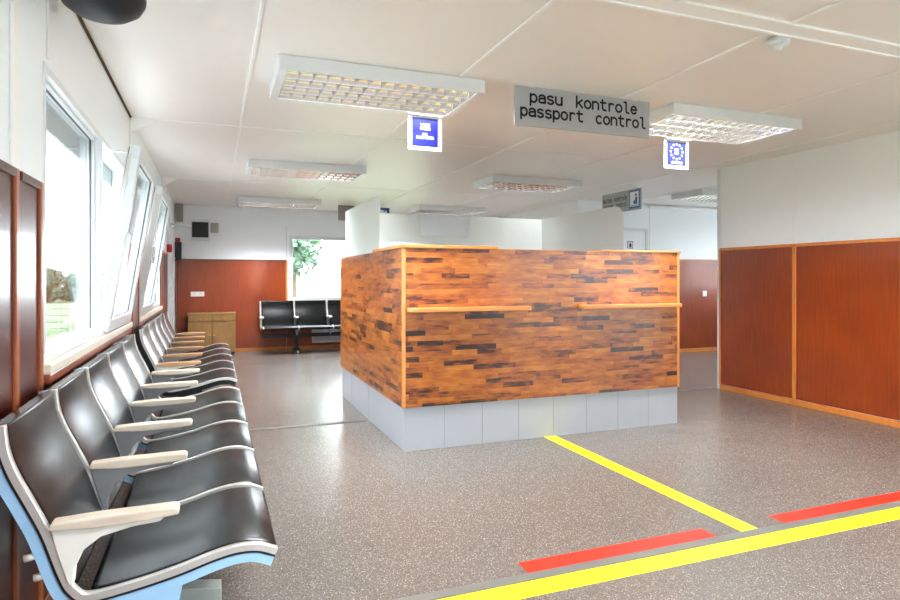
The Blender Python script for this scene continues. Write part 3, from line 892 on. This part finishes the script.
cpts = [(BY1 - 0.02, ZTOP - 0.02), (BY1 - 0.02, ZG)] + [(4.93 + rr - rr * math.sin(a * PI / 16), ZG - rr + rr * math.cos(a * PI / 16)) for a in range(9)] + [(4.93, ZTOP - 0.02)]
screen(cpts, BX1 - 0.035, BX1 - 0.035 + GT, 'YZ')

# ------------------------------------------------------------------ floor markings
def tape(x0, x1, y0, y1, mat, label, grp):
    b = B(); box(b, x0, x1, y0, y1, 0.0, 0.0016)
    return tag(obj('floor_tape', b, mat, None, ((x0 + x1) / 2, (y0 + y1) / 2, 0)), label, 'floor marking', grp)
tape(2.44, 2.545, 2.296, BY0 - 0.002, MT['yellow'], 'narrow yellow floor line running from the booth to the grey joint strip', 'yellow floor lines')
tape(-0.1, XR - 0.03, 2.125, 2.236, MT['yellow'], 'wide yellow floor line crossing the room in front of the grey joint strip', 'yellow floor lines')
tape(1.25, 2.28, 2.30, 2.40, MT['red'], 'orange red floor bar on the left side of the narrow yellow line', 'red floor bars')
tape(2.73, 3.80, 2.30, 2.40, MT['red'], 'orange red floor bar on the right side of the narrow yellow line', 'red floor bars')

# ------------------------------------------------------------------ waiting benches
def catmull(pts, k=6):
    P = [2 * Vector(pts[0]) - Vector(pts[1])] + [Vector(p) for p in pts] + [2 * Vector(pts[-1]) - Vector(pts[-2])]
    out = []
    for i in range(1, len(P) - 2):
        for j in range(k):
            s = j / k
            a, b_, c, d_ = P[i - 1], P[i], P[i + 1], P[i + 2]
            out.append(0.5 * ((2 * b_) + (-a + c) * s + (2 * a - 5 * b_ + 4 * c - d_) * s * s + (-a + 3 * b_ - 3 * c + d_) * s ** 3))
    out.append(P[-2])
    return out
def offset(line, d):
    out = []
    for i, p in enumerate(line):
        a = line[max(0, i - 1)]; c = line[min(len(line) - 1, i + 1)]
        tg = (c - a).normalized()
        out.append(p + Vector((-tg.y, tg.x)) * d)     # left of travel
    return out
# profile from the top of the back down and forward along the seat (x forward, z up)
PB = [(-0.512, 0.868), (-0.503, 0.80), (-0.482, 0.735), (-0.445, 0.655), (-0.41, 0.575), (-0.372, 0.46), (-0.350, 0.415)]
PS = [(-0.315, 0.392), (-0.22, 0.402), (-0.10, 0.425), (0.0, 0.452), (0.066, 0.463), (0.126, 0.459), (0.178, 0.438)]
LB = catmull(PB); LS = catmull(PS); LF = catmull(PB + PS)
def ribbon(bm, line, d0, d1, y0, y1, bev=0.0):
    a = offset(line, d0); c = offset(line, d1)
    prism(bm, [(p.x, p.y) for p in a] + [(p.x, p.y) for p in reversed(c)], y0, y1, 'XZ', bev)
def ribbon_q(bm, line, d0, d1, y0, y1):
    """as ribbon but with quad end caps (a strip of quads)"""
    a = offset(line, d0); c = offset(line, d1)
    t_ = bmesh.new()
    R0 = [[t_.verts.new((p.x, y, p.y)) for p in L_] for y in (y0, y1) for L_ in (a, c)]
    A0, C0, A1, C1 = R0
    nn = len(line)
    for i in range(nn - 1):
        for q in ((A0, A1), (C1, C0), (C0, A0), (A1, C1)):
            f = t_.faces.new([q[0][i], q[0][i + 1], q[1][i + 1], q[1][i]]); f.smooth = q in ((A0, A1), (C1, C0))
    for i in (0, nn - 1):
        t_.faces.new([A0[i], A1[i], C1[i], C0[i]])
    bmesh.ops.recalc_face_normals(t_, faces=t_.faces)
    merge(bm, t_)
def pad(bm, line, th, y0, y1):
    """upholstered pad with rolled edges across its width"""
    t_ = bmesh.new()
    w = y1 - y0
    cols = [(0.0, -0.016), (0.010, -0.004), (0.025, 0.0), (w / 2, 0.0015), (w - 0.025, 0.0), (w - 0.010, -0.004), (w, -0.016)]
    top = []
    for yo, dz in cols:
        L_ = offset(line, 0.004 + dz)
        top.append([t_.verts.new((p.x, y0 + yo, p.y)) for p in L_])
    bot = []
    L_ = offset(line, -th)
    for yo in (0.0, w):
        bot.append([t_.verts.new((p.x, y0 + yo, p.y)) for p in L_])
    nn = len(line)
    strips = list(zip(top, top[1:])) + [(bot[0], top[0]), (top[-1], bot[1]), (bot[1], bot[0])]
    for A_, C_ in strips:
        for i in range(nn - 1):
            f = t_.faces.new([A_[i], A_[i + 1], C_[i + 1], C_[i]]); f.smooth = True
    for i in (0, nn - 1):
        t_.faces.new([q[i] for q in top] + [bot[1][i], bot[0][i]])
    bmesh.ops.recalc_face_normals(t_, faces=t_.faces)
    merge(bm, t_)

def make_bench(label, ns, pitch, loc, rotz, arm_mat, bracket_mat, end_mat, legs, group='black waiting benches', leg_mat=None):
    lm = leg_mat or MT['grey_metal']
    t = thing('waiting_bench', label, 'bench', loc, rotz, group)
    FWD = 0.026
    for k in range(ns + 1):
        y = k * pitch
        b = B(); ribbon_q(b, LF, -0.012, -0.046, y - 0.011, y + 0.011)
        # hanger tying the frame to the beam
        prism(b, [(-0.26, 0.36), (-0.08, 0.385), (-0.10, 0.30), (-0.24, 0.30)], y - 0.010, y + 0.010, 'XZ')
        fr = obj('side_frame', b, end_mat if k in (0, ns) else MT['blue_paint'], t, local=True)
        b = B(); ribbon_q(b, LF, 0.006, -0.012, y - FWD / 2, y + FWD / 2)
        obj('edge_strip', b, MT['alu'], fr, local=True)
        b = B(); ribbon_q(b, LF, -0.012, -0.018, y - FWD / 2 - 0.001, y + FWD / 2 + 0.001)
        obj('edge_gasket', b, MT['black'], fr, local=True)
        if k in (0, ns):
            for (px, pz) in ((-0.432, 0.52), (-0.410, 0.465)):
                b = B(); tube(b, (px, y, pz), (px - 0.032, y, pz - 0.006), 0.010, 12)
                obj('bumper', b, MT['cream_paint'], fr, local=True)
        # armrest: curved bracket carrying a wooden pad
        b = B()
        prism(b, [(-0.402, 0.592), (-0.392, 0.54), (-0.362, 0.435), (-0.350, 0.432), (-0.346, 0.475), (-0.325, 0.522), (-0.285, 0.551), (-0.21, 0.567), (-0.14, 0.572), (-0.125, 0.585), (-0.125, 0.592)],
              y - 0.017, y + 0.017, 'XZ', 0.003)
        ar = obj('armrest', b, bracket_mat if k == 0 else MT['arm_grey'], t, local=True)
        b = B()
        prism(b, [(-0.408, 0.586), (-0.400, 0.604), (-0.30, 0.609), (-0.10, 0.611), (-0.088, 0.604), (-0.09, 0.588), (-0.16, 0.582), (-0.30, 0.578)],
              y - 0.028, y + 0.028, 'XZ', 0.005)
        obj('arm_pad', b, arm_mat, ar, local=True)
    for k in range(ns):
        y0, y1 = k * pitch + FWD / 2 + 0.001, (k + 1) * pitch - FWD / 2 - 0.001
        b = B(); pad(b, LB, 0.03, y0, y1); obj('backrest', b, MT['leather'], t, local=True)
        b = B(); pad(b, LS, 0.03, y0, y1); obj('seat', b, MT['leather'], t, local=True)
    b = B(); box(b, -0.21, -0.13, 0.02, ns * pitch - 0.02, 0.26, 0.32, 0.006); obj('beam', b, MT['black'], t, local=True)
    for ly in legs:
        b = B()
        box(b, -0.20, -0.14, ly - 0.03, ly + 0.03, 0.05, 0.265, 0.004)
        lg = obj('leg', b, lm, t, local=True)
        b = B(); prism(b, [(-0.44, 0.0), (-0.44, 0.045), (-0.22, 0.075), (-0.10, 0.075), (0.03, 0.055), (0.03, 0.0)], ly - 0.04, ly + 0.04, 'XZ', 0.004)
        obj('foot', b, lm, lg, local=True)
        if leg_mat:
            b = B(); tube(b, (0.03, ly, 0.03), (0.045, ly, 0.03), 0.02, 14); obj('foot_cap', b, MT['cream_paint'], lg, local=True)
    return t
make_bench('black bench by the windows nearest the camera, pale blue end frame and bleached armrests', 5, 0.562, (0, 1.90, 0), 0, MT['arm_worn'], MT['cream_paint'], MT['blue_paint'], (0.66, 2.15))
make_bench('second black bench along the windows, behind the nearest one, tan wooden armrests', 5, 0.555, (0, 5.16, 0), 0, MT['arm_tan'], MT['cream_paint'], MT['black'], (0.6, 2.2))
make_bench('black bench against the far wall below the small window', 4, 0.57, (0.76, 10.52, 0), -PI / 2, MT['cream_paint'], MT['cream_paint'], MT['black'], (0.57, 1.75), leg_mat=MT['black'])

# ------------------------------------------------------------------ far wall furniture
t = thing('oak_cabinet', 'low oak cabinet with two drawers and two doors by the far wall', 'cabinet', (-0.02, 10.92, 0))
cx0, cx1, cy0, cy1 = -0.385, 0.345, 10.72, 11.17
b = B(); box(b, cx0, cx1, cy0 + 0.03, cy1, 0.04, 0.66, 0.002); obj('body', b, MT['cabinet'], t)
b = B(); box(b, cx0 - 0.008, cx1 + 0.008, cy0 - 0.004, cy1, 0.66, 0.685, 0.003); obj('cabinet_top', b, MT['cabinet'], t)
b = B(); box(b, cx0 + 0.02, cx1 - 0.02, cy0 + 0.05, cy1 - 0.02, 0.0, 0.04); obj('plinth', b, MT['black'], t)
xm = (cx0 + cx1) / 2
for a0, a1, kx in ((cx0 + 0.004, xm - 0.006, xm - 0.18), (xm + 0.006, cx1 - 0.004, xm + 0.18)):
    b = B(); box(b, a0, a1, cy0, cy0 + 0.031, 0.562, 0.650, 0.005); dr = obj('drawer', b, MT['cabinet'], t)
    b = B(); tube(b, (kx, cy0, 0.605), (kx, cy0 - 0.022, 0.605), 0.008); lathe(b, [(0, -0.012), (0.012, -0.006), (0.014, 0), (0.012, 0.006), (0, 0.012)], (kx, cy0 - 0.026, 0.605), 14); obj('knob', b, MT['brass'], dr)
    b = B(); box(b, a0, a1, cy0, cy0 + 0.031, 0.05, 0.546, 0.005); dr = obj('cabinet_door', b, MT['cabinet'], t)
    kx2 = xm - 0.03 if kx < xm else xm + 0.03
    b = B(); tube(b, (kx2, cy0, 0.33), (kx2, cy0 - 0.022, 0.33), 0.008); lathe(b, [(0, -0.012), (0.012, -0.006), (0.014, 0), (0.012, 0.006), (0, 0.012)], (kx2, cy0 - 0.026, 0.33), 14); obj('knob', b, MT['brass'], dr)

# black screen on a white plate, grey box beside it
t = thing('wall_screen', 'small black screen in a white frame on the far white wall', 'screen', (-0.20, YF, 1.93))
b = B(); box(b, -0.345, -0.055, YF - 0.03, YF, 1.90, 2.27, 0.004); obj('screen_frame', b, MT['pvc'], t)
b = B(); box(b, -0.335, -0.075, YF - 0.05, YF - 0.028, 1.955, 2.215, 0.003); obj('screen_panel', b, simple('dark_screen', srgb(4, 5, 8), 0.4), t)
b = B(); box(b, -0.045, 0.085, YF - 0.05, YF, 2.04, 2.21, 0.012); box(b, -0.03, 0.07, YF - 0.055, YF - 0.048, 2.045, 2.185, 0.003)
tag(obj('junction_box', b, MT['grey_plastic'], None, (0.035, YF, 2.1)), 'small grey wall box right of the black screen', 'box')
# socket strip above the cabinet
t = thing('socket_strip', 'white double socket plate on the brown panel above the oak cabinet', 'socket', (-0.28, YF - 0.014, 1.0))
b = B(); box(b, -0.355, -0.14, YF - 0.03, YF - 0.014, 0.955, 1.035, 0.004); obj('plate', b, MT['white_paper'], t)
for xx in (-0.30, -0.20):
    b = B(); tube(b, (xx, YF - 0.030, 0.995), (xx, YF - 0.0325, 0.995), 0.026, 20); obj('socket_face', b, MT['cream_paint'], t)
# black wall box with red top in the far left corner
t = thing('wall_cabinet', 'narrow black wall box with a red top in the far left corner', 'box', (XL + 0.06, 10.82, 1.6))
b = B(); box(b, XL, XL + 0.11, 10.95, 11.12, 1.56, 1.86, 0.006); obj('body', b, MT['black'], t)
b = B(); box(b, XL + 0.015, XL + 0.09, 10.97, 11.10, 1.86, 1.93, 0.012); obj('red_cap', b, MT['red_plastic'], t)
# alarm call point
b = B(); box(b, XL, XL + 0.065, 9.245, 9.345, 1.62, 1.73, 0.005); box(b, XL + 0.065, XL + 0.069, 9.265, 9.325, 1.645, 1.705, 0.001)
tag(obj('alarm_call_point', b, MT['red_plastic'], None, (XL, 9.295, 1.62)), 'small red alarm box on the window wall beside the white door', 'alarm')
# door closer arm
t = thing('door_closer', 'thin white arm sticking out from the top of the white corner door', 'door closer', (XL + 0.03, 9.6, 2.02))
b = B(); box(b, XL + 0.018, XL + 0.06, 9.45, 9.70, 2.0, 2.04, 0.004); obj('closer_body', b, MT['pvc'], t)
b = B(); tube(b, (XL + 0.05, 9.56, 2.02), (XL + 0.31, 9.62, 2.02), 0.011); obj('closer_arm', b, MT['pvc'], t)
# heater below the far window
t = thing('panel_heater', 'white panel heater on the far wall behind the black bench', 'heater', (2.2, YF - 0.06, 0.1))
b = B(); box(b, 1.66, 2.55, YF - 0.07, YF - 0.014, 0.10, 0.52, 0.006); obj('heater_panel', b, MT['pvc'], t)
b = B()
for k in range(6): box(b, 1.69, 2.52, YF - 0.074, YF - 0.068, 0.15 + k * 0.02, 0.158 + k * 0.02); box(b, 1.69, 2.52, YF - 0.074, YF - 0.068, 0.36 + k * 0.02, 0.368 + k * 0.02)
obj('heater_grille', b, MT['grey_plastic'], t)
# switch on the side room wall
t = thing('light_switch', 'white light switch on the brown panel in the side room', 'switch', (7.94, YS - 0.014, 1.0))
b = B(); box(b, 7.90, 7.985, YS - 0.026, YS - 0.013, 0.95, 1.045, 0.004); obj('switch_plate', b, MT['white_paper'], t)
b = B(); box(b, 7.918, 7.967, YS - 0.031, YS - 0.025, 0.968, 1.026, 0.002); obj('switch_rocker', b, MT['white_paper'], t)
# door pictogram plate
t = thing('door_plate', 'little pictogram plate on the white door of the side room', 'sign', (6.38, YS - 0.018, 1.75))
b = B(); box(b, 6.325, 6.435, YS - 0.022, YS - 0.018, 1.75, 1.87, 0.001); obj('plate', b, MT['blue_dark'], t)
b = B(); box(b, 6.338, 6.422, YS - 0.0235, YS - 0.0222, 1.763, 1.857); fl = obj('plate_field', b, MT['white_paper'], t)
b = B(); prism(b, [(6.36, 1.77), (6.40, 1.77), (6.405, 1.815), (6.395, 1.825), (6.395, 1.832), (6.39, 1.846), (6.37, 1.846), (6.365, 1.832), (6.365, 1.825), (6.355, 1.815)], YS - 0.025, YS - 0.0237, 'XZ'); obj('plate_figure', b, MT['ink'], fl)

# ------------------------------------------------------------------ outdoors
def mat_grass():
    m, nt, out = new_mat('grass')
    p = bsdf(nt, out, None, 0.9)
    g = nt.nodes.new('ShaderNodeNewGeometry'); nz = nt.nodes.new('ShaderNodeTexNoise'); nz.inputs['Scale'].default_value = 0.6; nz.inputs['Detail'].default_value = 8
    nt.links.new(g.outputs['Position'], nz.inputs['Vector'])
    rp = nt.nodes.new('ShaderNodeValToRGB'); nt.links.new(nz.outputs['Fac'], rp.inputs[0])
    rp.color_ramp.elements[0].color = srgb(76, 92, 52); rp.color_ramp.elements[0].position = 0.35
    rp.color_ramp.elements[1].color = srgb(118, 122, 92); rp.color_ramp.elements[1].position = 0.65
    nt.links.new(rp.outputs[0], p.inputs['Base Color'])
    return m
gz = -0.35
b = B(); box(b, -60, 60, -60, 80, gz - 0.2, gz)
o = obj('ground', b, mat_grass()); o['kind'] = 'structure'
bouncem = simple('bounce_concrete', srgb(206, 204, 200), 0.85, var=0.08, scale=1.5)  # unseen pale paving, added to bounce daylight up to the ceiling
for nm_, q in (('bounce_pavement', (-4.5, XL - 0.135, -12, 12.5)), ('bounce_pavement', (XR + 0.11, 18, -14, YN - 0.13)), ('bounce_pavement', (XL - 0.135, XR + 0.11, -14, YB - 0.14)), ('bounce_pavement', (XS + 0.11, 18, YN - 0.13, 14))):
    b = B(); box(b, q[0], q[1], q[2], q[3], gz, gz + 0.03)
    o = obj(nm_, b, bouncem); o['kind'] = 'structure'
leafm = simple('leaf_green', srgb(88, 112, 92), 0.6, var=0.35, scale=3)
barkm = simple('bark', srgb(96, 80, 66), 0.9, var=0.2)
fencem = simple('fence_grey', srgb(92, 100, 100), 0.6)
def leaf_mesh(centres, cnt, size):
    b = B()
    for (c, r) in centres:
        for _ in range(cnt):
            d = Vector((random.gauss(0, 1), random.gauss(0, 1), random.gauss(0, 1))).normalized() * r * (random.random() ** 0.4)
            p = Vector(c) + d
            a = Vector((random.gauss(0, 1), random.gauss(0, 1), random.gauss(0, 1))).normalized()
            u = a.orthogonal().normalized(); v = a.cross(u)
            s = size * random.uniform(0.6, 1.3)
            b.faces.new([b.verts.new(p + u * s), b.verts.new(p + v * s * 0.6), b.verts.new(p - u * s), b.verts.new(p - v * s * 0.6)])
    return b
def tree(x, y, h, r, label, spread=5, leaves=260, size=0.14, grp='trees outside', low=0.48):
    t = thing('tree', label, 'tree', (x, y, gz), 0, grp)
    b = B(); tube(b, (x, y, gz), (x + 0.1, y, gz + h * 0.55), 0.14, 12, 0.08)
    for k in range(5):
        a = k * 1.3; tube(b, (x + 0.08, y, gz + h * (0.4 + 0.03 * k)), (x + r * 0.6 * math.cos(a), y + r * 0.6 * math.sin(a), gz + h * 0.7), 0.05, 8, 0.02)
    obj('trunk', b, barkm, t)
    cs = [((x + random.uniform(-r, r) * 0.7, y + random.uniform(-r, r) * 0.7, gz + h * random.uniform(low, 0.95)), r * random.uniform(0.35, 0.6)) for _ in range(spread)]
    obj('foliage', leaf_mesh(cs, leaves, size), leafm, t)
tree(2.15, 18.5, 4.6, 1.5, 'leafy green tree outside the far window above the black bench', 16, 230, 0.12)
# row of bushes beyond the fence on the window side
for k_ in range(10):
    tree(-14.4 + 1.25 * k_, 48 + (k_ % 3) * 3.2, (2.0, 1.8, 2.2, 1.9, 1.8, 2.1, 1.9, 2.0, 2.1, 1.9)[k_], 1.0, 'hazy distant bush in the row seen through the near window', 14, 200, 0.16, 'row of bushes beyond the fence', 0.12)
# fence
t = thing('wire_fence', 'thin grey mesh fence on the grass outside the near window', 'fence', (-5, 21.5, gz))
for k in range(5):
    x = -9.2 + k * 2.2
    b = B(); tube(b, (x, 21.5, gz), (x, 21.5, gz + 0.95), 0.035, 8); obj('post', b, fencem, t)
b = B()
for z in (0.1, 0.3, 0.5, 0.7, 0.9): tube(b, (-9.2, 21.5, gz + z), (-0.4, 21.5, gz + z), 0.01, 6)
for k in range(60): tube(b, (-9.2 + k * 0.149, 21.5, gz), (-9.2 + k * 0.149, 21.5, gz + 0.9), 0.006, 5)
obj('mesh_panel', b, fencem, t)

# ------------------------------------------------------------------ daylight
wd = bpy.data.worlds.new('overcast_sky'); SC.world = wd; wd.use_nodes = True
nt = wd.node_tree
for q in list(nt.nodes): nt.nodes.remove(q)
wo = nt.nodes.new('ShaderNodeOutputWorld'); bg = nt.nodes.new('ShaderNodeBackground')
tcx = nt.nodes.new('ShaderNodeTexCoord'); nz = nt.nodes.new('ShaderNodeTexNoise'); nz.inputs['Scale'].default_value = 1.6; nz.inputs['Detail'].default_value = 4
nt.links.new(tcx.outputs['Generated'], nz.inputs['Vector'])
rp = nt.nodes.new('ShaderNodeValToRGB'); nt.links.new(nz.outputs['Fac'], rp.inputs[0])
rp.color_ramp.elements[0].color = (0.84, 0.92, 1.0, 1); rp.color_ramp.elements[1].color = (0.93, 0.97, 1.0, 1)
nt.links.new(rp.outputs[0], bg.inputs[0])
bg.inputs[1].default_value = 2.7
nt.links.new(bg.outputs[0], wo.inputs[0])

def portal(loc, rot, sx, sy):
    l = bpy.data.lights.new('window_daylight', 'AREA'); l.shape = 'RECTANGLE'; l.size = sx; l.size_y = sy
    l.cycles.is_portal = True
    o = bpy.data.objects.new('window_daylight', l); COL.objects.link(o); o.location = loc; o.rotation_euler = rot
for (a, c, z0, z1) in holesL:
    portal((XL - 0.14, (a + c) / 2, (z0 + z1) / 2), (0, -PI / 2, 0), z1 - z0, c - a)
portal(((FW[0] + FW[1]) / 2, YF + 0.14, (FW[2] + FW[3]) / 2), (-PI / 2, 0, 0), FW[1] - FW[0], FW[3] - FW[2])
for (a, c, z0, z1) in RW: portal((XR + 0.13, (a + c) / 2, (z0 + z1) / 2), (0, PI / 2, 0), z1 - z0, c - a)
for (a, c, z0, z1) in SW: portal((XS + 0.13, (a + c) / 2, (z0 + z1) / 2), (0, PI / 2, 0), z1 - z0, c - a)
for bw in BW:
    portal(((bw[0] + bw[1]) / 2, YB - 0.14, (bw[2] + bw[3]) / 2), (PI / 2, 0, 0), bw[1] - bw[0], bw[3] - bw[2])

# ------------------------------------------------------------------ camera
cam = bpy.data.cameras.new('camera'); co = bpy.data.objects.new('camera', cam); COL.objects.link(co)
cam.sensor_width = 36.0; cam.lens = 36.0 * 611 / 900
cam.shift_x = 1.7 / 900.0
cam.shift_y = -(300 - 279) / 900.0
cam.clip_start = 0.05; cam.clip_end = 300
co.location = (0, 0, 1.25)
co.rotation_euler = (PI / 2, 0, -math.radians(21.04))
SC.camera = co

SC.view_settings.view_transform = 'Standard'
SC.view_settings.look = 'None'
SC.view_settings.gamma = 1.0
SC.view_settings.use_curve_mapping = False
SC.view_settings.exposure = 2.65
try:
    SC.cycles.use_denoising = True
    SC.cycles.max_bounces = 10; SC.cycles.diffuse_bounces = 6; SC.cycles.glossy_bounces = 4
    SC.cycles.transparent_max_bounces = 12
    SC.cycles.sample_clamp_indirect = 8
except Exception:
    pass
